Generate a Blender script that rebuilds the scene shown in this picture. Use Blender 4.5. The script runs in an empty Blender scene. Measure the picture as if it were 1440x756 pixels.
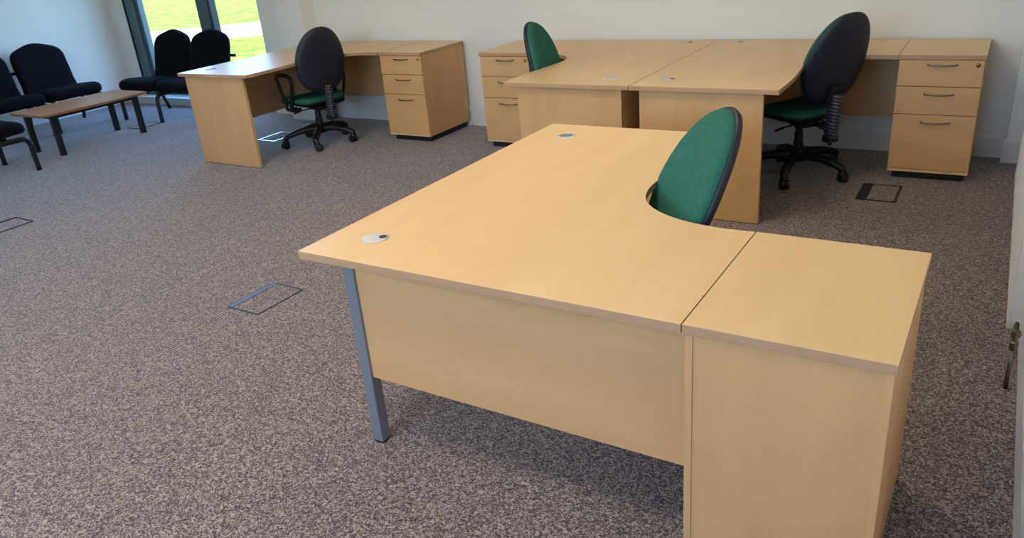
import bpy, bmesh, math, random
from mathutils import Vector, Matrix
R = math.radians
PI = math.pi
C = bpy.context.scene.collection
random.seed(4)

# ------------------------------------------------------------------ camera
cam_d = bpy.data.cameras.new('camera'); cam = bpy.data.objects.new('camera', cam_d); C.objects.link(cam)
FX, YAW, PIT, ROL = 1093.54, 0.5789, -0.4097, -0.0898
cy_, sy_, cp_, sp_ = math.cos(YAW), math.sin(YAW), math.cos(PIT), math.sin(PIT)
fwd = Vector((-sy_*cp_, cy_*cp_, sp_)); rt = Vector((cy_, sy_, 0)); up = rt.cross(fwd)
cr, sr = math.cos(ROL), math.sin(ROL)
r2 = rt*cr + up*sr; u2 = -rt*sr + up*cr
M = Matrix((r2, u2, -fwd)).transposed().to_4x4(); M.translation = Vector((0.9477, -5.6034, 1.5767))
cam.matrix_world = M
cam_d.sensor_width = 36; cam_d.lens = FX*36/1440
cam_d.shift_x = 1.94/1440; cam_d.shift_y = -4.02/1440
cam_d.clip_start = 0.02; cam_d.clip_end = 300
bpy.context.scene.camera = cam

# ------------------------------------------------------------------ world, sun, exposure
vs = bpy.context.scene.view_settings
vs.view_transform = 'Standard'; vs.look = 'None'; vs.gamma = 1; vs.use_curve_mapping = False
vs.exposure = 0.04
WORLD_STRENGTH = 1.75
SUN_STRENGTH = 2.7
PANEL_STRENGTH = 19
w = bpy.data.worlds.new('world'); bpy.context.scene.world = w; w.use_nodes = True
nt = w.node_tree; bg = nt.nodes['Background']
sky = nt.nodes.new('ShaderNodeTexSky'); sky.sky_type = 'NISHITA'; sky.sun_disc = False
sky.sun_elevation = R(48); sky.sun_rotation = R(160); sky.air_density = 1.2; sky.dust_density = 0.6; sky.ozone_density = 3.5
tint = nt.nodes.new('ShaderNodeMix'); tint.data_type = 'RGBA'; tint.blend_type = 'MULTIPLY'; tint.inputs[0].default_value = 1
tint.inputs[7].default_value = (.74, .94, 1.22, 1)
nt.links.new(sky.outputs[0], tint.inputs[6]); nt.links.new(tint.outputs[2], bg.inputs[0]); bg.inputs[1].default_value = WORLD_STRENGTH
sd = bpy.data.lights.new('sun', 'SUN'); sd.energy = SUN_STRENGTH; sd.angle = R(0.6); sd.color = (1, .95, .86)
sun = bpy.data.objects.new('sun', sd); C.objects.link(sun); sun.location = (8, -14, 14)
sun.rotation_euler = Vector((-0.45, 0.62, -0.80)).to_track_quat('-Z', 'Y').to_euler()

def portal(name, loc, rot, sx, sy):
    d = bpy.data.lights.new(name, 'AREA'); d.shape = 'RECTANGLE'; d.size = sx; d.size_y = sy
    d.cycles.is_portal = True
    o = bpy.data.objects.new(name, d); C.objects.link(o); o.location = loc; o.rotation_euler = rot
    return o

# ------------------------------------------------------------------ materials
def new_mat(name):
    m = bpy.data.materials.new(name); m.use_nodes = True
    return m, m.node_tree, m.node_tree.nodes['Principled BSDF']
def srgb(r, g, b):
    f = lambda c: (c/255/12.92) if c/255 <= .04045 else ((c/255+.055)/1.055)**2.4
    return (f(r), f(g), f(b), 1)
def plain(name, col, rough=.5, metal=0, bump=0, bscale=300, var=0, vscale=6, spec=.5):
    m, t, b = new_mat(name)
    b.inputs['Base Color'].default_value = col; b.inputs['Roughness'].default_value = rough; b.inputs['Metallic'].default_value = metal
    b.inputs['Specular IOR Level'].default_value = spec
    tc = t.nodes.new('ShaderNodeTexCoord')
    if var:
        n = t.nodes.new('ShaderNodeTexNoise'); n.inputs['Scale'].default_value = vscale; n.inputs['Detail'].default_value = 5
        t.links.new(tc.outputs['Object'], n.inputs['Vector'])
        r = t.nodes.new('ShaderNodeValToRGB'); e = r.color_ramp.elements
        e[0].position = .3; e[1].position = .7
        e[0].color = tuple(c*(1-var) for c in col[:3]) + (1,); e[1].color = tuple(min(1, c*(1+var)) for c in col[:3]) + (1,)
        t.links.new(n.outputs['Fac'], r.inputs[0]); t.links.new(r.outputs[0], b.inputs['Base Color'])
    if bump:
        n = t.nodes.new('ShaderNodeTexNoise'); n.inputs['Scale'].default_value = bscale; n.inputs['Detail'].default_value = 3
        t.links.new(tc.outputs['Object'], n.inputs['Vector'])
        bp = t.nodes.new('ShaderNodeBump'); bp.inputs['Strength'].default_value = bump; bp.inputs['Distance'].default_value = .002
        t.links.new(n.outputs['Fac'], bp.inputs['Height']); t.links.new(bp.outputs[0], b.inputs['Normal'])
    return m
def wood(name, axis, c1, c2, rough=.38, off=0.0):
    m, t, b = new_mat(name)
    tc = t.nodes.new('ShaderNodeTexCoord')
    def layer(s_long, s_cross, detail, seed):
        mp = t.nodes.new('ShaderNodeMapping'); sc = [s_cross]*3; sc[axis] = s_long
        mp.inputs['Scale'].default_value = sc; mp.inputs['Location'].default_value = (seed+off, seed*2.3, seed*.7)
        n = t.nodes.new('ShaderNodeTexNoise'); n.inputs['Scale'].default_value = 1; n.inputs['Detail'].default_value = detail; n.inputs['Roughness'].default_value = .6
        t.links.new(tc.outputs['Object'], mp.inputs[0]); t.links.new(mp.outputs[0], n.inputs['Vector']); return n
    a = layer(1.4, 7, 3, 1.0); f = layer(6, 150, 3, 4.0)
    r = t.nodes.new('ShaderNodeValToRGB'); r.color_ramp.elements[0].position = .25; r.color_ramp.elements[1].position = .75
    r.color_ramp.elements[0].color = c1; r.color_ramp.elements[1].color = c2
    ad = t.nodes.new('ShaderNodeMath'); ad.operation = 'MULTIPLY_ADD'; ad.inputs[1].default_value = .22
    sb = t.nodes.new('ShaderNodeMath'); sb.operation = 'MULTIPLY'; sb.inputs[1].default_value = .78
    t.links.new(a.outputs['Fac'], sb.inputs[0]); t.links.new(f.outputs['Fac'], ad.inputs[0]); t.links.new(sb.outputs[0], ad.inputs[2])
    t.links.new(ad.outputs[0], r.inputs[0]); t.links.new(r.outputs[0], b.inputs['Base Color'])
    b.inputs['Roughness'].default_value = rough; b.inputs['Specular IOR Level'].default_value = .5
    return m
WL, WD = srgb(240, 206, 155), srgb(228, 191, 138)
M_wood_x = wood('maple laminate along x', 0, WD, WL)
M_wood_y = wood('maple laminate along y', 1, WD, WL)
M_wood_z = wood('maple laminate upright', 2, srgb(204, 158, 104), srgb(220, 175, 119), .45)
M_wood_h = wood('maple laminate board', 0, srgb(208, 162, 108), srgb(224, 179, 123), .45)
M_edge = wood('maple edge banding', 0, srgb(178, 140, 104), srgb(198, 158, 120), .5)
M_table = wood('cherry laminate', 1, srgb(188, 122, 76), srgb(212, 146, 96), .34)
M_table_edge = plain('cherry edge', srgb(150, 105, 75), .45)
M_wall = plain('wall paint', srgb(236, 235, 230), .85, bump=.15, bscale=120)
M_ceil = plain('ceiling paint', srgb(235, 233, 228), .9)
M_trim = plain('white gloss trim paint', srgb(232, 230, 226), .45)
M_frame = plain('grey green aluminium', srgb(82, 102, 108), .45)
M_fdark = plain('dark gasket', srgb(35, 40, 44), .6)
M_leg = plain('silver grey powder coat', srgb(132, 138, 144), .42, metal=.25)
M_black = plain('black plastic', srgb(20, 21, 24), .45)
M_blackp = plain('black painted steel', srgb(16, 18, 24), .4)
M_green = plain('green woven fabric', srgb(48, 108, 94), .9, bump=.5, bscale=900, var=.12, vscale=60, spec=.2)
M_bfab = plain('black woven fabric', srgb(15, 17, 24), .95, bump=.4, bscale=800, spec=.15)
M_rib = plain('rubber with light on ribs', srgb(52, 58, 74), .45)  # colour raised to stand in for light caught on the ridges
M_shell = plain('black back shell', srgb(24, 30, 48), .5)
M_chrome = plain('satin nickel', srgb(140, 128, 112), .3, metal=1)
M_brass = plain('worn brass', srgb(150, 128, 90), .35, metal=1)
M_grom = plain('pale grey plastic', srgb(206, 206, 198), .45)
M_hole = plain('dark inside of hole', srgb(120, 126, 130), .7)
M_plinth = plain('black plinth', srgb(22, 20, 20), .6)
M_boxglint = plain('floor box flap glint', srgb(112, 116, 118), .35, metal=.6)  # flap metal lighter than the rim, a glint put into its colour
M_boxd = plain('floor box dark rim', srgb(70, 76, 78), .4, metal=.4)
M_boxb = plain('floor box black plastic', srgb(38, 38, 40), .5)
M_boxs = plain('floor box bright metal', srgb(190, 196, 200), .25, metal=.7)
M_rad = plain('radiator enamel', srgb(226, 222, 214), .35)
M_gap = plain('shadow gap dark', srgb(60, 48, 36), .8)

def carpet_mat():
    m, t, b = new_mat('speckled loop carpet')
    tc = t.nodes.new('ShaderNodeTexCoord')
    def noise(s, d=2, rough=.6):
        n = t.nodes.new('ShaderNodeTexNoise'); n.inputs['Scale'].default_value = s; n.inputs['Detail'].default_value = d; n.inputs['Roughness'].default_value = rough
        t.links.new(tc.outputs['Object'], n.inputs['Vector']); return n
    def cells(sc):
        v = t.nodes.new('ShaderNodeTexVoronoi'); v.inputs['Scale'].default_value = sc
        t.links.new(tc.outputs['Object'], v.inputs['Vector'])
        sp = t.nodes.new('ShaderNodeSeparateColor'); t.links.new(v.outputs['Color'], sp.inputs[0]); return sp
    ca, cb = cells(250), cells(120)
    mm = t.nodes.new('ShaderNodeMath'); mm.operation = 'MULTIPLY_ADD'; mm.inputs[1].default_value = .68
    m2 = t.nodes.new('ShaderNodeMath'); m2.operation = 'MULTIPLY'; m2.inputs[1].default_value = .32
    t.links.new(cb.outputs[0], m2.inputs[0]); t.links.new(ca.outputs[0], mm.inputs[0]); t.links.new(m2.outputs[0], mm.inputs[2])
    n1 = noise(300, 2)
    r = t.nodes.new('ShaderNodeValToRGB'); e = r.color_ramp.elements
    e[0].position = .15; e[0].color = srgb(66, 57, 56); e[1].position = .85; e[1].color = srgb(190, 174, 168)
    k = e.new(.5); k.color = srgb(118, 105, 102)
    t.links.new(mm.outputs[0], r.inputs[0])
    n2 = noise(1.3, 4)
    r2 = t.nodes.new('ShaderNodeValToRGB'); r2.color_ramp.elements[0].color = (.9, .9, .9, 1); r2.color_ramp.elements[1].color = (1.05, 1.04, 1.02, 1)
    t.links.new(n2.outputs['Fac'], r2.inputs[0])
    mx = t.nodes.new('ShaderNodeMix'); mx.data_type = 'RGBA'; mx.blend_type = 'MULTIPLY'; mx.inputs[0].default_value = 1
    t.links.new(r.outputs[0], mx.inputs[6]); t.links.new(r2.outputs[0], mx.inputs[7])
    t.links.new(mx.outputs[2], b.inputs['Base Color'])
    b.inputs['Roughness'].default_value = .95; b.inputs['Specular IOR Level'].default_value = .15; b.inputs['Sheen Weight'].default_value = .4; b.inputs['Sheen Roughness'].default_value = .4
    bp = t.nodes.new('ShaderNodeBump'); bp.inputs['Strength'].default_value = .08; bp.inputs['Distance'].default_value = .001
    t.links.new(n1.outputs['Fac'], bp.inputs['Height']); t.links.new(bp.outputs[0], b.inputs['Normal'])
    return m
M_carpet = carpet_mat()
def grass_mat():
    m, t, b = new_mat('lawn grass')
    tc = t.nodes.new('ShaderNodeTexCoord')
    n = t.nodes.new('ShaderNodeTexNoise'); n.inputs['Scale'].default_value = 3.5; n.inputs['Detail'].default_value = 8; n.inputs['Roughness'].default_value = .75
    t.links.new(tc.outputs['Object'], n.inputs['Vector'])
    r = t.nodes.new('ShaderNodeValToRGB'); e = r.color_ramp.elements
    e[0].position = .35; e[0].color = srgb(92, 100, 14); e[1].position = .66; e[1].color = srgb(190, 168, 52)
    k = e.new(.5); k.color = srgb(150, 136, 24)
    t.links.new(n.outputs['Fac'], r.inputs[0]); t.links.new(r.outputs[0], b.inputs['Base Color']); b.inputs['Roughness'].default_value = .9
    b.inputs['Specular IOR Level'].default_value = .1
    return m
M_grass = grass_mat()
M_path = plain('pale concrete path', srgb(205, 196, 190), .9, var=.08, vscale=3)
def glass_mat():
    m = bpy.data.materials.new('window glass'); m.use_nodes = True; t = m.node_tree
    for n in list(t.nodes): t.nodes.remove(n)
    o = t.nodes.new('ShaderNodeOutputMaterial'); mx = t.nodes.new('ShaderNodeMixShader'); tr = t.nodes.new('ShaderNodeBsdfTransparent'); gl = t.nodes.new('ShaderNodeBsdfGlossy')
    tr.inputs[0].default_value = (.93, .96, .95, 1); gl.inputs['Roughness'].default_value = .02
    lw = t.nodes.new('ShaderNodeLayerWeight'); lw.inputs[0].default_value = .5
    pw = t.nodes.new('ShaderNodeMath'); pw.operation = 'POWER'; pw.inputs[1].default_value = 4.5
    fr = t.nodes.new('ShaderNodeMath'); fr.operation = 'MULTIPLY_ADD'; fr.inputs[1].default_value = .5; fr.inputs[2].default_value = .02
    t.links.new(lw.outputs['Facing'], pw.inputs[0]); t.links.new(pw.outputs[0], fr.inputs[0])
    t.links.new(fr.outputs[0], mx.inputs[0]); t.links.new(tr.outputs[0], mx.inputs[1]); t.links.new(gl.outputs[0], mx.inputs[2]); t.links.new(mx.outputs[0], o.inputs[0])
    return m
M_glass = glass_mat()
def emit_mat(name, col, s):
    m, t, b = new_mat(name); b.inputs['Emission Color'].default_value = col; b.inputs['Emission Strength'].default_value = s
    b.inputs['Base Color'].default_value = (.8, .8, .8, 1)
    return m
M_panel = emit_mat('lit diffuser', (1, .85, .68, 1), PANEL_STRENGTH)

# ------------------------------------------------------------------ helpers
def obj(name, bm, mats, parent=None, smooth=False, bevel=0, seg=2, auto=None):
    me = bpy.data.meshes.new(name)
    bmesh.ops.recalc_face_normals(bm, faces=bm.faces)
    bm.to_mesh(me); bm.free()
    if not isinstance(mats, (list, tuple)): mats = [mats]
    for m in mats: me.materials.append(m)
    o = bpy.data.objects.new(name, me); C.objects.link(o)
    if smooth:
        for p in me.polygons: p.use_smooth = True
    if auto is not None:
        for p in me.polygons: p.use_smooth = True
        me.set_sharp_from_angle(angle=R(auto))
    if bevel:
        b = o.modifiers.new('bevel', 'BEVEL'); b.width = bevel; b.segments = seg; b.limit_method = 'ANGLE'; b.angle_limit = R(40); b.harden_normals = False
    if parent: o.parent = parent
    return o
def thing(name, label, cat, loc=(0, 0, 0), rotz=0, group=None):
    o = bpy.data.objects.new(name, None); C.objects.link(o); o.empty_display_size = .1
    o.location = loc; o.rotation_euler = (0, 0, rotz); o['label'] = label; o['category'] = cat
    if group: o['group'] = group
    return o
def struct(name, bm, m, parent=None, **k):
    o = obj(name, bm, m, parent, **k)
    if not parent: o['kind'] = 'structure'
    return o
def box(bm, x0, x1, y0, y1, z0, z1, mi=0, mat=None):
    vs_ = [bm.verts.new((x, y, z)) for x in (x0, x1) for y in (y0, y1) for z in (z0, z1)]
    if mat is not None:
        for v in vs_: v.co = mat @ v.co
    for f in ((0, 1, 3, 2), (4, 6, 7, 5), (0, 4, 5, 1), (2, 3, 7, 6), (0, 2, 6, 4), (1, 5, 7, 3)):
        fc = bm.faces.new([vs_[i] for i in f]); fc.material_index = mi
def B(*a, **k):
    bm = bmesh.new(); box(bm, *a, **k); return bm
def prism(bm, pts, z0, z1, mi_top=0, mi_side=0, mi_bot=0):
    a = [bm.verts.new((x, y, z0)) for x, y in pts]; b = [bm.verts.new((x, y, z1)) for x, y in pts]
    f = bm.faces.new(b); f.material_index = mi_top
    f = bm.faces.new(a[::-1]); f.material_index = mi_bot
    n = len(pts)
    for i in range(n):
        f = bm.faces.new((a[i], a[(i+1) % n], b[(i+1) % n], b[i])); f.material_index = mi_side
def spline(pts, n=6, closed=False):
    out = []; P = [Vector(p) for p in pts]; N = len(P)
    rng = range(N if closed else N-1)
    for i in rng:
        if closed: p0, p1, p2, p3 = P[(i-1) % N], P[i], P[(i+1) % N], P[(i+2) % N]
        else: p0, p1, p2, p3 = P[max(i-1, 0)], P[i], P[i+1], P[min(i+2, N-1)]
        for k in range(n):
            t = k/n
            out.append(.5*((2*p1)+(-p0+p2)*t+(2*p0-5*p1+4*p2-p3)*t*t+(-p0+3*p1-3*p2+p3)*t**3))
    if not closed: out.append(P[-1])
    return out
def tube(bm, path, rad, n=12, rads=None, flat=None):
    """sweep a round (or flattened) section along a path"""
    P = [Vector(p) for p in path]; rings = []; prev = None
    for i, p in enumerate(P):
        t = (P[min(i+1, len(P)-1)] - P[max(i-1, 0)]).normalized()
        if prev is None:
            a = Vector((0, 0, 1)) if abs(t.z) < .9 else Vector((1, 0, 0))
            s = t.cross(a).normalized()
        else:
            s = (prev - t*prev.dot(t)).normalized()
        prev = s; q = t.cross(s)
        r = rads[i] if rads else rad
        rx, ry = (r, r) if flat is None else (r*flat[0], r*flat[1])
        rings.append([bm.verts.new(p + s*rx*math.cos(2*PI*k/n) + q*ry*math.sin(2*PI*k/n)) for k in range(n)])
    for a, b in zip(rings, rings[1:]):
        for k in range(n): bm.faces.new((a[k], a[(k+1) % n], b[(k+1) % n], b[k]))
    bm.faces.new(rings[0][::-1]); bm.faces.new(rings[-1])
def lathe(bm, prof, n=24, loc=(0, 0, 0), mat=None):
    rings = []; loc = Vector(loc)
    for r, z in prof:
        ring = []
        for k in range(n):
            v = Vector((max(r, 1e-4)*math.cos(2*PI*k/n), max(r, 1e-4)*math.sin(2*PI*k/n), z))
            if mat is not None: v = mat @ v
            ring.append(bm.verts.new(v+loc))
        rings.append(ring)
    for a, b in zip(rings, rings[1:]):
        for k in range(n): bm.faces.new((a[k], a[(k+1) % n], b[(k+1) % n], b[k]))
    bm.faces.new(rings[0][::-1]); bm.faces.new(rings[-1])
def pad(bm, outline, prof, warp, ctr=(0, 0)):
    """outline: 2-D points (u, v); prof: (inset in metres, thickness coordinate); warp(u, v, d) -> xyz"""
    n = len(outline); rings = []
    cx, cy = ctr
    for ins, d in prof:
        ring = []
        for (u, v) in outline:
            L = math.hypot(u-cx, v-cy); k = max(0.02, (L-ins)/L)
            ring.append(bm.verts.new(warp(cx+(u-cx)*k, cy+(v-cy)*k, d)))
        rings.append(ring)
    for a, b in zip(rings, rings[1:]):
        for k in range(n): bm.faces.new((a[k], a[(k+1) % n], b[(k+1) % n], b[k]))
    for ring, last in ((rings[0], False), (rings[-1], True)):
        bm.faces.new(ring if last else ring[::-1])
def rrect(x0, x1, y0, y1, r, n=6):
    pts = []
    for cx, cy, a0 in ((x1-r, y1-r, 0), (x0+r, y1-r, 90), (x0+r, y0+r, 180), (x1-r, y0+r, 270)):
        for k in range(n+1):
            a = R(a0+90*k/n); pts.append((cx+r*math.cos(a), cy+r*math.sin(a)))
    return pts

# ------------------------------------------------------------------ the room
XL, XR, YF, ZC = -8.13, 1.165, -7.6, 2.75
TH = .3
struct('floor', B(XL-TH, XR+TH, YF-TH, .22, -.25, 0), M_carpet)
struct('ceiling', B(XL-TH, XR+TH, YF-TH, .35, ZC, ZC+.3), M_ceil)
# back wall: opening x -8.13+.31 .. -5.43, the wall proper from -5.43 to the right
WX0, WX1, WZ0, WZ1 = -7.82, -5.43, .08, 2.45
bm = bmesh.new()
box(bm, WX1, XR+TH, 0, .3, 0, ZC)
box(bm, XL-TH, WX0, .15, .3, 0, ZC)
box(bm, WX0, WX1, .15, .3, WZ1, ZC)
struct('wall_back', bm, M_wall)
# piers on the back wall
struct('wall_pier_left', B(-5.0, -4.66, -.17, 0, 0, ZC), M_wall)
struct('wall_pier_right', B(1.04, XR, -.10, 0, 0, ZC), M_wall)
# left wall with a big window outside the frame
LY0, LY1 = -5.6, -4.3
bm = bmesh.new()
box(bm, XL-TH, XL, YF-TH, LY0, 0, ZC); box(bm, XL-TH, XL, LY1, .15, 0, ZC)
box(bm, XL-TH, XL, LY0, LY1, 0, .35); box(bm, XL-TH, XL, LY0, LY1, 2.45, ZC)
struct('wall_left', bm, M_wall)
struct('wall_right', B(XR, XR+TH, YF-TH, 0, 0, ZC), M_wall)
FWIN = [(-1.9, .9)]
bm = bmesh.new()
box(bm, XL, FWIN[0][0], YF-TH, YF, 0, ZC); box(bm, FWIN[0][1], XR, YF-TH, YF, 0, ZC)
for a, b in FWIN: box(bm, a, b, YF-TH, YF, 0, 1.2); box(bm, a, b, YF-TH, YF, 2.3, ZC)
struct('wall_front', bm, M_wall)

# skirtings
def skirt(name, segs, h=.15, t=.016):
    bm = bmesh.new()
    for (x0, y0, x1, y1) in segs:   # wall line; board lies to the room side given by normal (left of direction)
        d = Vector((x1-x0, y1-y0)); L = d.length; d /= L; nrm = Vector((-d.y, d.x))
        prof = [(0, 0), (t, 0), (t, h-.02), (t*.75, h-.008), (t*.45, h), (0, h)]
        vs0 = [bm.verts.new((x0+nrm.x*a, y0+nrm.y*a, z)) for a, z in prof]
        vs1 = [bm.verts.new((x1+nrm.x*a, y1+nrm.y*a, z)) for a, z in prof]
        k = len(prof)
        for i in range(k): bm.faces.new((vs0[i], vs0[(i+1) % k], vs1[(i+1) % k], vs1[i]))
        bm.faces.new(vs0[::-1]); bm.faces.new(vs1)
    return struct(name, bm, M_trim)
skirt('baseboard_back', [(1.04, 0, -4.66, 0), (-4.66, -.17, -5.0, -.17), (-5.0, 0, WX1, 0), (XR, -.10, 1.024, -.10)])
skirt('trim_2', [(-4.66, -.016, -4.66, -.186)]); skirt('trim_3', [(-5.0, -.186, -5.0, -.016)]); skirt('trim_4', [(1.04, -.1, 1.04, -.016)])
skirt('baseboard_right', [(XR, YF, XR, -.1)], h=.15)
skirt('baseboard_left', [(XL, .15, XL, YF)])
# low white plinth under the back window
bm = bmesh.new(); box(bm, XL, WX1, .045, .30, 0, .075)
box(bm, XL, WX1, .03, .17, .075, .09)
struct('trim_1', bm, M_trim, bevel=.003)

# back window: broad grey frame, mullion, glass
def window(name, x0, x1, z0, z1, y, bars, wbar=.22):
    bm = bmesh.new()
    box(bm, x0, x0+wbar*.72, y, y+.1, z0, z1)
    box(bm, x0+wbar*.72, x0+wbar, y+.03, y+.1, z0, z1)
    box(bm, x1-wbar*.8, x1, y, y+.1, z0, z1)
    for b in bars:
        box(bm, b-wbar*.33, b+wbar*.33, y, y+.1, z0, z1); box(bm, b-wbar*.47, b+wbar*.47, y+.03, y+.1, z0, z1)
    box(bm, x0+wbar, x1-wbar*.8, y+.02, y+.1, z0, z0+.09); box(bm, x0+wbar, x1-wbar*.8, y+.02, y+.1, z1-.1, z1)
    fr = struct(name, bm, M_frame, bevel=.003)
    bm = bmesh.new(); box(bm, x0, x0+.018, y-.012, y, z0, z1)
    for b in bars:
        box(bm, b-wbar*.47-.006, b-wbar*.47, y+.02, y+.1, z0, z1)
        box(bm, b+wbar*.47, b+wbar*.47+.006, y+.02, y+.1, z0, z1)
    obj('gasket', bm, M_fdark, fr)
    xs = [x0+wbar] + [v for b in bars for v in (b-wbar*.47, b+wbar*.47)] + [x1-wbar*.8]
    for a, b in zip(xs[::2], xs[1::2]):
        obj('glass_pane', B(a, b, y+.055, y+.063, z0+.09, z1-.1), M_glass, fr)
    return fr
window('window_1', WX0, WX1+.03, WZ0+.01, WZ1, .152, [-6.462])
# windows outside the frame
def simple_window(name, axis, a0, a1, z0, z1, p, n):
    bm = bmesh.new(); gb = []
    def bx(b, u0, u1, p0, p1, q0, q1):
        if axis == 'x': box(b, u0, u1, p0, p1, q0, q1)
        else: box(b, p0, p1, u0, u1, q0, q1)
    bx(bm, a0, a1, p-.04, p+.04, z0, z0+.07); bx(bm, a0, a1, p-.04, p+.04, z1-.07, z1)
    for k in range(n+1):
        c = a0+.035+(a1-a0-.07)*k/n; bx(bm, c-.035, c+.035, p-.04, p+.04, z0+.07, z1-.07)
    fr = struct(name, bm, M_frame)
    for k in range(n):
        c0 = a0+.035+(a1-a0-.07)*k/n+.035; c1 = a0+.035+(a1-a0-.07)*(k+1)/n-.035
        b = bmesh.new(); bx(b, c0, c1, p-.004, p+.004, z0+.07, z1-.07); obj('glass_pane', b, M_glass, fr)
simple_window('window_2', 'y', LY0, LY1, .35, 2.45, XL-.2, 2)
simple_window('window_3', 'x', *FWIN[0], 1.2, 2.3, YF-.2, 2)
portal('window portal back', ((WX0+WX1)/2, .30, 1.26), (R(-90), 0, 0), WX1-WX0, 2.35)
portal('window portal left', (XL-.29, (LY0+LY1)/2, 1.4), (0, R(-90), 0), 2.1, LY1-LY0)
for a, b in FWIN: portal('window portal front', ((a+b)/2, YF-.29, 1.75), (R(90), 0, 0), b-a, 1.1)

# outside
struct('lawn', B(-60, 30, .305, 60, -.4, -.1), M_grass)
bm = bmesh.new()
dv = Vector((1, .72)).normalized(); nv = Vector((-dv.y, dv.x)); c0 = Vector((-13.6, 5.6))
pts = [c0-dv*40, c0+dv*26, c0+dv*26+nv*3.3, c0-dv*40+nv*3.3]
prism(bm, [tuple(p) for p in pts], -.11, -.085)
struct('path', bm, M_path)
struct('lawn_front', B(-60, 30, -40, YF-TH, -.4, -.1), M_grass)

# ceiling lights, unseen; rear row added to warm the front faces
LIGHTS = [(-3.3, -2.6), (-.7, -2.6), (-3.3, -4.8), (-.7, -4.8), (-3.3, -7.0), (-.7, -7.0)]
for i, (x, y) in enumerate(LIGHTS):
    t = thing('ceiling_light', 'square white ceiling light panel with a lit diffuser, unseen, set for warm room light', 'ceiling light', (x, y, ZC-.03), group='ceiling light panels')
    bm = bmesh.new()
    for a in ((-.31, .31, -.31, -.29), (-.31, .31, .29, .31), (-.31, -.29, -.29, .29), (.29, .31, -.29, .29)): box(bm, *a, -.012, .03)
    obj('frame', bm, M_trim, t)
    obj('diffuser', B(-.29, .29, -.29, .29, -.004, .02), M_panel, t)

# ------------------------------------------------------------------ desks
H = .73; T = .025
U_CURVE = [(.803, 1.614), (.803, 1.32), (.790, 1.12), (.777, .97), (.785, .85), (.825, .745), (.90, .668), (1.0, .618), (1.11, .598), (1.214, .60)]
def desk(name, label, origin, sx, sy, rot, kind, groms):
    """u runs along the back edge from the inner corner (x = sx*u), v comes out of it (y = sy*v)."""
    t = thing(name, label, 'desk', origin, rot)
    def P(u, v): return (sx*u, sy*v)
    def pb(bm, u0, u1, v0, v1, z0, z1, mi=0):
        xs = sorted((sx*u0, sx*u1)); ys = sorted((sy*v0, sy*v1)); box(bm, *xs, *ys, z0, z1, mi)
    cur = [tuple(p) for p in spline([Vector(p) for p in [U_CURVE[0]]+U_CURVE[1:]], 5)]
    out = [P(0, 0), P(0, 1.614)] + [P(*p) for p in cur] + [P(1.214, 0)]
    bm = bmesh.new(); prism(bm, out, H-T, H, 0, 1, 0)
    obj('desktop', bm, [M_wood_y, M_edge], t, bevel=.0015)
    if kind == 'panel':
        bm = bmesh.new(); pb(bm, .052, .722, 1.565, 1.59, .004, H-T)
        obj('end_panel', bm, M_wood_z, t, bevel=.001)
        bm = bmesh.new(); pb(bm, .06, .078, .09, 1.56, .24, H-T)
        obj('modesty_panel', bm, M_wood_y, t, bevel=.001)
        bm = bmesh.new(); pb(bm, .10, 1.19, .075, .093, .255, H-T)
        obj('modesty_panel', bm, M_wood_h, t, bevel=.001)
        bm = bmesh.new(); pb(bm, .04, .055, .03, .08, .0, H-T); pb(bm, .055, .09, .03, .045, 0, H-T)
        obj('corner_leg', bm, M_leg, t)
        bm = bmesh.new(); pb(bm, .052, .722, 1.567, 1.588, 0, .004); obj('foot_gap_shade', bm, M_gap, t)  # dark strip stands for the shade under the end panel
    else:
        for (u, v) in ((.088, .085), (.088, 1.52), (.70, 1.52)):
            bm = bmesh.new(); pb(bm, u-.001, u+.042, v-.001, v+.042, .008, H-T-.004)
            lg = obj('leg', bm, M_leg, t, bevel=.003)
            bm = bmesh.new(); pb(bm, u+.002, u+.039, v+.002, v+.039, 0, .008); obj('foot_cap', bm, M_black, lg)
        bm = bmesh.new(); pb(bm, .132, .70, 1.525, 1.555, H-T-.04, H-T-.001); obj('cross_rail', bm, M_leg, t)
        bm = bmesh.new(); pb(bm, .093, .125, .128, 1.52, H-T-.04, H-T-.001); obj('cross_rail', bm, M_leg, t)
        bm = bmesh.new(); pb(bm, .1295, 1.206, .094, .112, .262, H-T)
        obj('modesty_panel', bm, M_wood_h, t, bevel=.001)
    for (u, v, style, ang) in groms:
        x, y = P(u, v)
        bm = bmesh.new()
        if style == 'open':
            lathe(bm, [(.031, .0), (.031, .0035), (.036, .0042), (.042, .0025), (.043, .0)], 32, (x, y, H))
            g = obj('grommet', bm, M_grom, t, smooth=True)
            bm = bmesh.new(); lathe(bm, [(.0005, .0002), (.031, .0002), (.031, .0010), (.0005, .0010)], 32, (x, y, H)); obj('grommet_hole', bm, M_hole, g)
        else:
            lathe(bm, [(.043, .0), (.042, .0028), (.038, .0042), (.0005, .0046)], 32, (x, y, H))
            g = obj('grommet', bm, M_grom, t, smooth=True)
            if style == 'slot':
                bm = bmesh.new()
                pts = [(x+math.cos(ang)*.026+a, y+math.sin(ang)*.026+b) for a, b in [(.013*math.cos(k*PI/8), .013*math.sin(k*PI/8)) for k in range(16)]]
                prism(bm, pts, H+.0040, H+.0054); obj('grommet_hole', bm, M_boxb, g)
    return t

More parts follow.
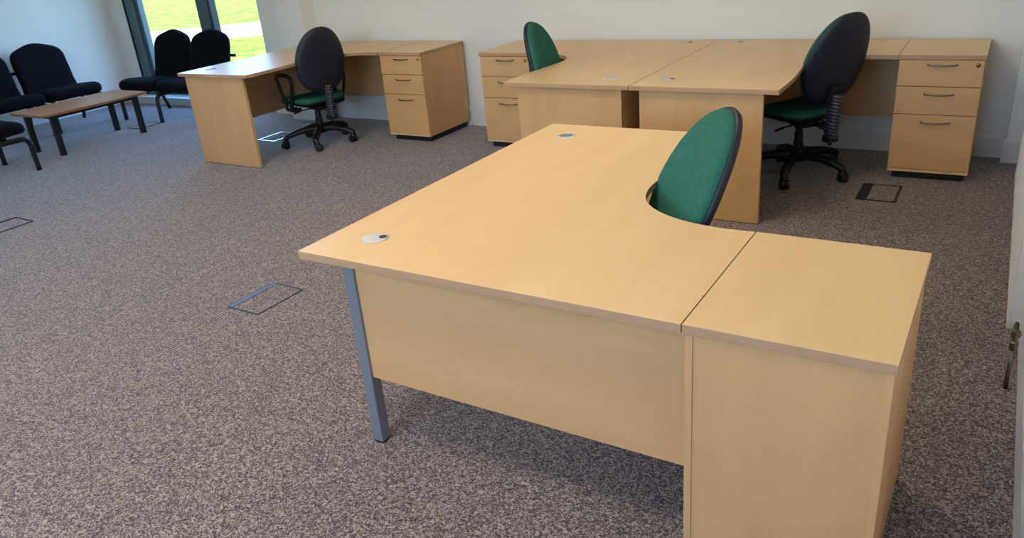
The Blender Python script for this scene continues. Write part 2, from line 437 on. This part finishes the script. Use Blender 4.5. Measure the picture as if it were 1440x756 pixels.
desk('corner_desk', 'large maple corner desk in the foreground on a silver grey steel leg', (-.799, -4.104, 0), 1, 1, -.0082, 'leg', [(.165, .170, 'slot', .4), (.17, 1.43, 'open', 0)])
GY = -.021
desk('corner_desk', 'left maple corner desk of the joined pair against the back wall', (-.7785, GY, 0), -1, -1, 0, 'panel', [(.19, 1.42, 'plain', 0), (.19, .14, 'slot', .3)])
desk('corner_desk', 'right maple corner desk of the joined pair, green chair tucked in at its right', (-.7755, GY, 0), 1, -1, 0, 'panel', [(.15, 1.42, 'slot', .3), (.165, .15, 'slot', .3)])
desk('corner_desk', 'maple corner desk by the window wall with its top reflecting the daylight', (-4.632, GY, 0), 1, -1, -.006, 'panel', [(.17, 1.42, 'slot', .4)])

def handle_bm(x, y, z, wd=.148):
    bm = bmesh.new()
    pts = [(x-wd/2, y, z), (x-wd/2+.006, y-.014, z-.001), (x-wd/4, y-.021, z-.003), (x, y-.024, z-.004), (x+wd/4, y-.021, z-.003), (x+wd/2-.006, y-.014, z-.001), (x+wd/2, y, z)]
    tube(bm, spline(pts, 4), .0042, 8, flat=(1, 1.2))
    return bm
def pedestal(label, loc, rot, wd=.4376, dp=.5951):
    """origin: back left corner at floor; front faces -y, drawers on the front"""
    t = thing('drawer_pedestal', label, 'drawer unit', loc, rot)
    bm = bmesh.new(); box(bm, .001, wd-.001, -dp, 0, H-T, H)
    for f in bm.faces: f.material_index = 0 if abs(f.normal.z) > .9 else 1
    bm.normal_update()
    for f in bm.faces: f.material_index = 0 if abs(f.normal.z) > .9 else 1
    obj('top', bm, [M_wood_y, M_edge], t, bevel=.0015)
    z0 = .05
    for x0 in (.006, wd-.024):
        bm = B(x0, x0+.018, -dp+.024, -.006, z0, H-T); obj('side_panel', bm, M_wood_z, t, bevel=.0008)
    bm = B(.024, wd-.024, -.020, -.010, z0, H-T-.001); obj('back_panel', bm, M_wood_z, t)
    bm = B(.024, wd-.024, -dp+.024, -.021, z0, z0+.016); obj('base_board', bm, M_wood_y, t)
    bm = B(.024, wd-.024, -dp+.028, -dp+.034, z0+.017, H-T-.002); obj('drawer_gap_shade', bm, M_gap, t)  # dark sheet behind the drawers gives the shade in their gaps
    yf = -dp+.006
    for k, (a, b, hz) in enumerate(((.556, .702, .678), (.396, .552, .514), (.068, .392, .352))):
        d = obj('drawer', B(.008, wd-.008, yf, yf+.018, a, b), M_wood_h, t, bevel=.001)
        h = obj('handle', handle_bm(wd/2+.01, yf, hz), M_chrome, d, smooth=True)
        if k == 0:
            bm = bmesh.new(); lathe(bm, [(.011, 0), (.011, .006), (.009, .010), (.001, .011)], 20, (wd-.036, yf, .676), Matrix.Rotation(R(90), 3, 'X'))
            obj('lock', bm, M_brass, d, smooth=True)
    obj('bottom_rail', B(.008, wd-.008, yf, yf+.018, .05, .065), M_wood_x, t, bevel=.001)
    bm = B(.03, wd-.03, -dp+.05, -.03, .0, .05); obj('plinth', bm, M_plinth, t)
    return t
pedestal('maple three drawer pedestal at far right end of the back wall desks', (-.7755+1.2155, GY, 0), 0)
pedestal('maple three drawer pedestal at the left end of the joined desk pair', (-.7785-1.2155-.4376, GY, 0), 0)
c, s = math.cos(-.006), math.sin(-.006)
pedestal('maple three drawer pedestal with its side exposed, right of the window desk', (-4.625+c*1.2155, GY+s*1.2155, 0), -.006)
# foreground pedestal turned round: its back faces the camera
c, s = math.cos(-.0082), math.sin(-.0082)
lx = 1.2155+.4448
pedestal('maple pedestal in the right foreground with its plain back to the camera', (-.799+c*lx, -4.104+s*lx, 0), PI-.0082, .4448, .6011)

# ------------------------------------------------------------------ office chairs
def egg(wd, h, n=56):
    out = []
    for k in range(n):
        a = 2*PI*k/n; c_, s_ = math.cos(a), math.sin(a)
        e = 2.2 if s_ > 0 else 2.5
        x = math.copysign(abs(c_)**(2/e), c_)*wd/2; z = math.copysign(abs(s_)**(2/e), s_)*h/2
        v = z/(h/2); x *= 1 - (.128*v if v > 0 else -.05*v*v)
        out.append((x, z))
    return out
def office_chair(label, loc, az, arms=False, base_rot=0, zs=0, lean=9, xb=-.235, zc=.745):
    """faces +x in its own frame, turned by az"""
    t = thing('office_chair', label, 'office chair', loc, az)
    # base star
    hub = bmesh.new(); lathe(hub, [(.036, .09), (.048, .095), (.050, .15), (.038, .168), (.03, .172)], 24)
    obj('hub', hub, M_black, t, auto=35)
    for k in range(5):
        a = base_rot - az + 2*PI*k/5; dx, dy = math.cos(a), math.sin(a)
        def q(r, z): return (dx*r, dy*r, z)
        bm = bmesh.new(); tube(bm, spline([q(.03, .130), q(.10, .134), q(.18, .126), q(.25, .110), q(.29, .096), q(.305, .080)], 4), .02, 10,
             rads=[.036-.0006*i for i in range(21)], flat=(1, .8))
        ar = obj('base_arm', bm, M_black, t, smooth=True)
        ca = a + .6 + k
        bm = bmesh.new()
        px, py = dx*.30, dy*.30
        ox, oy = math.cos(ca)*.018, math.sin(ca)*.018
        rot = Matrix.Rotation(ca, 3, 'Z') @ Matrix.Rotation(R(90), 3, 'X')
        for sgn in (-1, 1):
            nx, ny = -math.sin(ca)*sgn*.014, math.cos(ca)*sgn*.014
            lathe(bm, [(.022, -.012), (.029, -.010), (.031, 0), (.029, .010), (.022, .012)], 20, (px+ox+nx, py+oy+ny, .031), rot)
        lathe(bm, [(.012, .02), (.024, .042), (.027, .062), (.022, .076), (.014, .088)], 16, (px+ox*.4, py+oy*.4, 0))
        obj('castor', bm, M_black, t, auto=35)
    bm = bmesh.new(); lathe(bm, [(.030, .15), (.030, .215), (.026, .22), (.026, .27), (.022, .275), (.022, .30), (.030, .305), (.034, .33), (.026, .355+zs)], 20)
    obj('gas_stem', bm, M_black, t, auto=35)
    # mechanism
    bm = bmesh.new(); box(bm, -.13, .10, -.07, .07, .335+zs, .362+zs); box(bm, -.10, .05, -.045, .045, .318+zs, .335+zs)
    obj('mechanism', bm, M_black, t, bevel=.008)
    for sgn, xx in ((1, -.06), (-1, .02)):
        bm = bmesh.new(); tube(bm, [(xx, sgn*.07, .345+zs), (xx, sgn*.17, .342+zs), (xx, sgn*.20, .338+zs)], .005, 8); tube(bm, [(xx, sgn*.185, .340+zs), (xx-.005, sgn*.245, .333+zs)], .009, 8, flat=(1.3, .7))
        obj('lever', bm, M_black, t, smooth=True)
    bm = bmesh.new(); lathe(bm, [(.018, -.02), (.022, -.016), (.022, .016), (.018, .02)], 16, (-.13, -.085, .33+zs), Matrix.Rotation(R(90), 3, 'X')); obj('tension_knob', bm, M_black, t, auto=35)
    # seat
    so = rrect(-.165, .26, -.225, .225, .10, 8)
    def ws(u, v, d):
        z = .362+zs+d
        if u > .12: z -= (u-.12)**2*1.8
        if u < -.16: z += (u+.16)**2*1.0
        z += .35*v*v
        return (u, v, z)
    bm = bmesh.new(); pad(bm, so, [(.20, 0), (.06, .0), (.03, .006), (.012, .016), (.006, .028), (.008, .034), (.02, .034)], ws); obj('seat_shell', bm, M_black, t, smooth=True)
    bm = bmesh.new(); pad(bm, so, [(.012, .030), (.004, .036), (.0, .046), (.004, .056), (.016, .066), (.04, .072), (.09, .075), (.16, .075), (.21, .074)], ws); obj('seat', bm, M_green, t, smooth=True)
    # backrest
    hb, wb = .507, .430; ln = math.tan(R(lean)); zc += zs
    def wk(u, v, d):
        y = u; z = zc + v
        x = xb - ln*v + d - .15*v*v + .45*u*u
        return (x, y, z)
    eo = egg(wb, hb)
    bm = bmesh.new(); pad(bm, eo, [(.016, -.004), (.003, .004), (.0, .014), (.002, .026), (.010, .036), (.028, .043), (.07, .046), (.12, .047), (.17, .047), (.205, .047)], wk)
    br = obj('backrest', bm, M_green, t, smooth=True)
    bm = bmesh.new(); pad(bm, eo, [(.190, -.038), (.12, -.038), (.06, -.034), (.025, -.028), (.006, -.018), (-.003, -.006), (-.003, .004), (.004, .008), (.02, .006)], wk)
    obj('back_shell', bm, M_shell, t, smooth=True)
    # bracket plate, ribbed bellows, J bar
    bm = bmesh.new()
    def pb(y0, y1, z0, z1, d0, d1):
        v8 = [bm.verts.new(wk(y, z-zc, d)) for y in (y0, y1) for z in (z0, z1) for d in (d0, d1)]
        for f in ((0, 1, 3, 2), (4, 6, 7, 5), (0, 4, 5, 1), (2, 3, 7, 6), (0, 2, 6, 4), (1, 5, 7, 3)): bm.faces.new([v8[i] for i in f])
    pb(-.05, .05, zc-.26, zc-.15, -.060, -.034)
    obj('back_bracket', bm, M_black, t, bevel=.006)
    bm = bmesh.new(); prof = []
    zt, zb = zc-.20, .285+zs; nrib = 13
    path = []
    for k in range(nrib*2+1):
        f = k/(nrib*2); z = zt+(zb-zt)*f
        path.append((xb - .062 - ln*(zt-zc) + .02*f, 0, z))
    tube(bm, path, .04, 16, rads=[.050 if k % 2 else .040 for k in range(nrib*2+1)], flat=(.62, 1.0))
    obj('ribbed_cover', bm, M_rib, t, smooth=False)
    bm = bmesh.new(); xx = path[-1][0]; box(bm, xx-.03, xx+.03, -.038, .038, .262+zs, .30+zs); obj('height_adjuster', bm, M_black, t, bevel=.006)
    bm = bmesh.new(); lathe(bm, [(.012, 0), (.012, .02), (.001, .022)], 12, (xx, 0, .242+zs)); obj('adjuster_button', bm, M_black, t)
    bm = bmesh.new(); tube(bm, [(xx+.02, 0, .33+zs), (-.16, 0, .345+zs), (-.10, 0, .350+zs)], .018, 10, flat=(1.4, .6)); obj('back_bar', bm, M_black, t, smooth=True)
    if arms:
        for sgn in (-1, 1):
            bm = bmesh.new()
            y = sgn*.24
            tube(bm, spline([(.04, sgn*.16, .35+zs), (.04, sgn*.24, .352+zs), (.06, y, .40+zs), (.12, y, .52+zs), (.15, y, .615+zs), (.08, y, .635+zs), (-.06, y, .635+zs), (-.12, y, .60+zs), (-.09, y, .48+zs), (-.04, y, .385+zs), (-.03, sgn*.24, .352+zs), (-.03, sgn*.16, .35+zs)], 5), .015, 10, flat=(1.2, .9))
            obj('armrest', bm, M_black, t, smooth=True)
    return t
office_chair('green office chair half hidden behind the foreground desk, its pad facing left', (-.036, -3.403, 0), R(217), base_rot=.3, lean=24)
office_chair('green office chair tucked in at the left side of the joined desk pair', (-1.418, -1.0, 0), R(9), base_rot=.5, lean=13)
office_chair('green office chair seen from behind at the right desk of the pair', (-.062, -.676, 0), R(145), base_rot=R(-92), lean=16, xb=-.27)
office_chair('green office chair with black loop arms at the window side desk', (-3.98, -.85, 0), R(162), arms=True, base_rot=R(-127), lean=9, zs=-.022)

# ------------------------------------------------------------------ reception chairs
def back_outline(wd=.56, h=.47):
    pts = [(-wd/2+.02, -.05), (0, -.055), (wd/2-.02, -.05), (wd/2-.002, .06), (wd/2, h*.5), (wd/2-.005, h*.72), (wd/2-.05, h*.86), (wd*.22, h*.955), (0.04, h), (-.04, h), (-wd*.22, h*.955), (-wd/2+.05, h*.86), (-wd/2+.005, h*.72), (-wd/2, h*.5), (-wd/2+.002, .06)]
    return [tuple(p) for p in spline([Vector(p) for p in pts], 4, closed=True)]
def reception_chair(label, loc, rot, group=None, legs=(-1, 1), wd=.58, sh=.41):
    """faces -y in its own frame; origin on the floor under the seat's centre"""
    t = thing('reception_chair', label, 'chair', loc, rot, group)
    so = rrect(-wd/2, wd/2, -.31, .26, .09, 7)
    def ws(u, v, d):
        z = sh-.10+d
        if v < -.12: z -= (v+.12)**2*.9
        return (u, v, z + (v*-.10))
    bm = bmesh.new(); pad(bm, so, [(.2, 0), (.05, 0), (.02, .008), (.004, .028), (0, .05), (.004, .072), (.018, .09), (.045, .10), (.09, .104), (.16, .106), (.25, .106)], ws)
    obj('seat', bm, M_bfab, t, smooth=True)
    ln = math.tan(R(14))
    def wk(u, v, d):
        return (u, .22+ln*v - d + .5*u*u*-.35 + 0, sh-.0+v)
    bm = bmesh.new(); pad(bm, back_outline(wd-.03, .45), [(.18, -.035), (.05, -.035), (.02, -.03), (.004, -.018), (0, 0), (.004, .018), (.018, .032), (.045, .04), (.10, .043), (.2, .043)], wk, (0, .22))
    obj('backrest', bm, M_bfab, t, smooth=True)
    bm = bmesh.new()
    for x in (-wd*.32, wd*.32):
        tube(bm, spline([(x, -.15, sh-.115), (x, .20, sh-.11), (x, .26, sh-.06), (x, .29, sh+.05), (x, .33, sh+.22)], 4), .011, 8)
    box(bm, -wd/2+.0, wd/2-.0, .305, .325, sh+.17, sh+.20)
    obj('frame', bm, M_blackp, t, smooth=False)
    for sg in legs:
        x = sg*(wd/2)
        bm = bmesh.new(); tube(bm, spline([(x, .05, sh-.125), (x, -.18, sh-.126), (x, -.25, sh-.135), (x, -.278, sh-.18), (x, -.282, .15), (x, -.285, 0)], 5), .019, 10, flat=(1.0, 1.15))
        obj('leg', bm, M_blackp, t, smooth=True)
        bm = bmesh.new(); tube(bm, spline([(x, .03, sh-.115), (x, .15, sh-.14), (x, .20, sh-.20), (x, .27, 0)], 5), .018, 10)
        obj('leg', bm, M_blackp, t, smooth=True)
    return t
g1 = None
reception_chair('black upholstered reception chair, left one of the joined two before the window', (-6.80, -.35, 0), 0, legs=(-1, 1), wd=.62)
reception_chair('black upholstered reception chair, right one of the joined two before the window', (-6.175, -.35, 0), 0, legs=(1,), wd=.62)
reception_chair('black upholstered reception chair against the left wall, whole back in view', (-7.57, -.98, 0), R(90), legs=(-1, 1), wd=.60)
reception_chair('black upholstered reception chair on the left wall, back cut by the frame edge', (-7.57, -1.60, 0), R(90), legs=(-1,), wd=.60)
reception_chair('black reception chair nearest the camera at the left frame edge, seat front only', (-6.27, -2.52, 0), R(180), legs=(-1, 1), wd=.56)

# ------------------------------------------------------------------ coffee table
t = thing('coffee_table', 'low coffee table with a reddish wood top and black steel legs', 'table', (-6.49, -1.43, 0))
TZ = .39
pts = [(-.27, -.53), (.27, -.53), (.31, 0), (.27, .53), (-.27, .53), (-.31, 0)]
bm = bmesh.new(); prism(bm, pts, TZ-.022, TZ, 0, 1, 1); obj('table_top', bm, [M_table, M_table_edge], t, bevel=.003)
bm = bmesh.new()
box(bm, -.235, .235, -.435, -.405, TZ-.052, TZ-.022); box(bm, -.235, .235, .405, .435, TZ-.052, TZ-.022)
box(bm, -.235, -.205, -.405, .405, TZ-.052, TZ-.022); box(bm, .205, .235, -.405, .405, TZ-.052, TZ-.022)
obj('frame', bm, M_blackp, t)
for sx in (-1, 1):
    for sy in (-1, 1):
        obj('leg', B(*sorted((sx*.195, sx*.24)), *sorted((sy*.395, sy*.44)), 0, TZ-.0225), M_blackp, t, bevel=.003)

# ------------------------------------------------------------------ floor boxes
def floor_box(label, x, y, wx, wy, rot, mats, lip, inset=0.012):
    t = thing('floor_box', label, 'floor socket box', (x, y, 0), rot)
    bm = bmesh.new(); f = inset
    box(bm, -wx/2, wx/2, -wy/2, -wy/2+f, 0, .004); box(bm, -wx/2, wx/2, wy/2-f, wy/2, 0, .004)
    box(bm, -wx/2, -wx/2+f, -wy/2+f, wy/2-f, 0, .004); box(bm, wx/2-f, wx/2, -wy/2+f, wy/2-f, 0, .004)
    obj('frame', bm, mats[0], t)
    obj('carpet_lid', B(-wx/2+f+lip, wx/2-f-.003, -wy/2+f+.003, wy/2-f-.003, 0, .003), M_carpet, t)
    if lip:
        b = B(-wx/2+f, -wx/2+f+lip-.003, -wy/2+f, wy/2-f, 0, .0045); obj('cable_flap', b, mats[1], t)
    return t
floor_box('floor socket box with grey metal rim left of the foreground desk', -1.99, -3.335, .22, .30, -.02, (M_boxd, M_boxglint), .03, .007)
floor_box('floor socket box with black plastic rim in front of the right hand drawers', .45, -.90, .21, .30, 0, (M_boxb, M_boxb), .045)
floor_box('floor socket box cut by the left frame edge', -4.69, -3.20, .24, .26, 0, (M_boxb, M_boxb), .02)
floor_box('floor socket box between the coffee table and the window chairs', -6.58, -.79, .22, .26, 0, (M_boxb, M_boxb), .0, .008)
floor_box('floor socket box with bright metal rim under the window side desk', -4.60, -.79, .22, .30, 0, (M_boxs, M_boxs), .0)

# ------------------------------------------------------------------ radiator on the right wall
t = thing('radiator', 'white panel radiator on the right wall with a valve pipe at its near end', 'radiator', (0, 0, 0))
RY0, RY1, RZ0, RZ1, RXF = -2.80, -1.0, .20, .80, 1.088
bm = bmesh.new()
n = 44; ys = [RY0+(RY1-RY0)*k/(n*4) for k in range(n*4+1)]
pf = []
for k, y in enumerate(ys):
    d = 0 if (k % 4) in (0, 1) else .006
    if k < 4 or k > n*4-4: d = 0
    pf.append((RXF+d, y))
for a, b in ((RZ0+.03, RZ1-.03),):
    va = [bm.verts.new((x, y, a)) for x, y in pf]; vb = [bm.verts.new((x, y, b)) for x, y in pf]
    for i in range(len(pf)-1): bm.faces.new((va[i], va[i+1], vb[i+1], vb[i]))
box(bm, RXF-.001, RXF+.012, RY0, RY1, RZ0, RZ0+.03); box(bm, RXF-.001, RXF+.012, RY0, RY1, RZ1-.03, RZ1)
box(bm, RXF+.010, RXF+.022, RY0, RY1, RZ0, RZ1)
obj('front_panel', bm, M_rad, t)
obj('side_panel', B(RXF, XR-.02, RY0-.002, RY0, RZ0+.03, RZ1-.0), M_rad, t)
obj('top_grille', B(RXF, XR-.02, RY0, RY1, RZ1-.004, RZ1+.002), M_rad, t)
bm = bmesh.new()
for y in (RY0+.3, RY1-.3): box(bm, XR-.022, XR-.001, y-.02, y+.02, RZ0+.1, RZ1-.1)
obj('bracket', bm, M_rad, t)
bm = bmesh.new(); tube(bm, [(1.115, RY0-.055, .0), (1.115, RY0-.055, .165)], .0075, 12); obj('pipe', bm, M_chrome, t, smooth=True)
bm = bmesh.new()
lathe(bm, [(.011, 0), (.013, .005), (.013, .03), (.010, .034), (.010, .05), (.014, .052), (.016, .06), (.014, .072), (.004, .076)], 16, (1.115, RY0-.055, .15))
tube(bm, [(1.115, RY0-.055, .195), (1.115, RY0+.01, .215)], .009, 12)
lathe(bm, [(.012, -.01), (.012, .01)], 6, (1.115, RY0-.022, .205), Matrix.Rotation(R(90), 3, 'X'))
obj('valve', bm, M_chrome, t, auto=30)
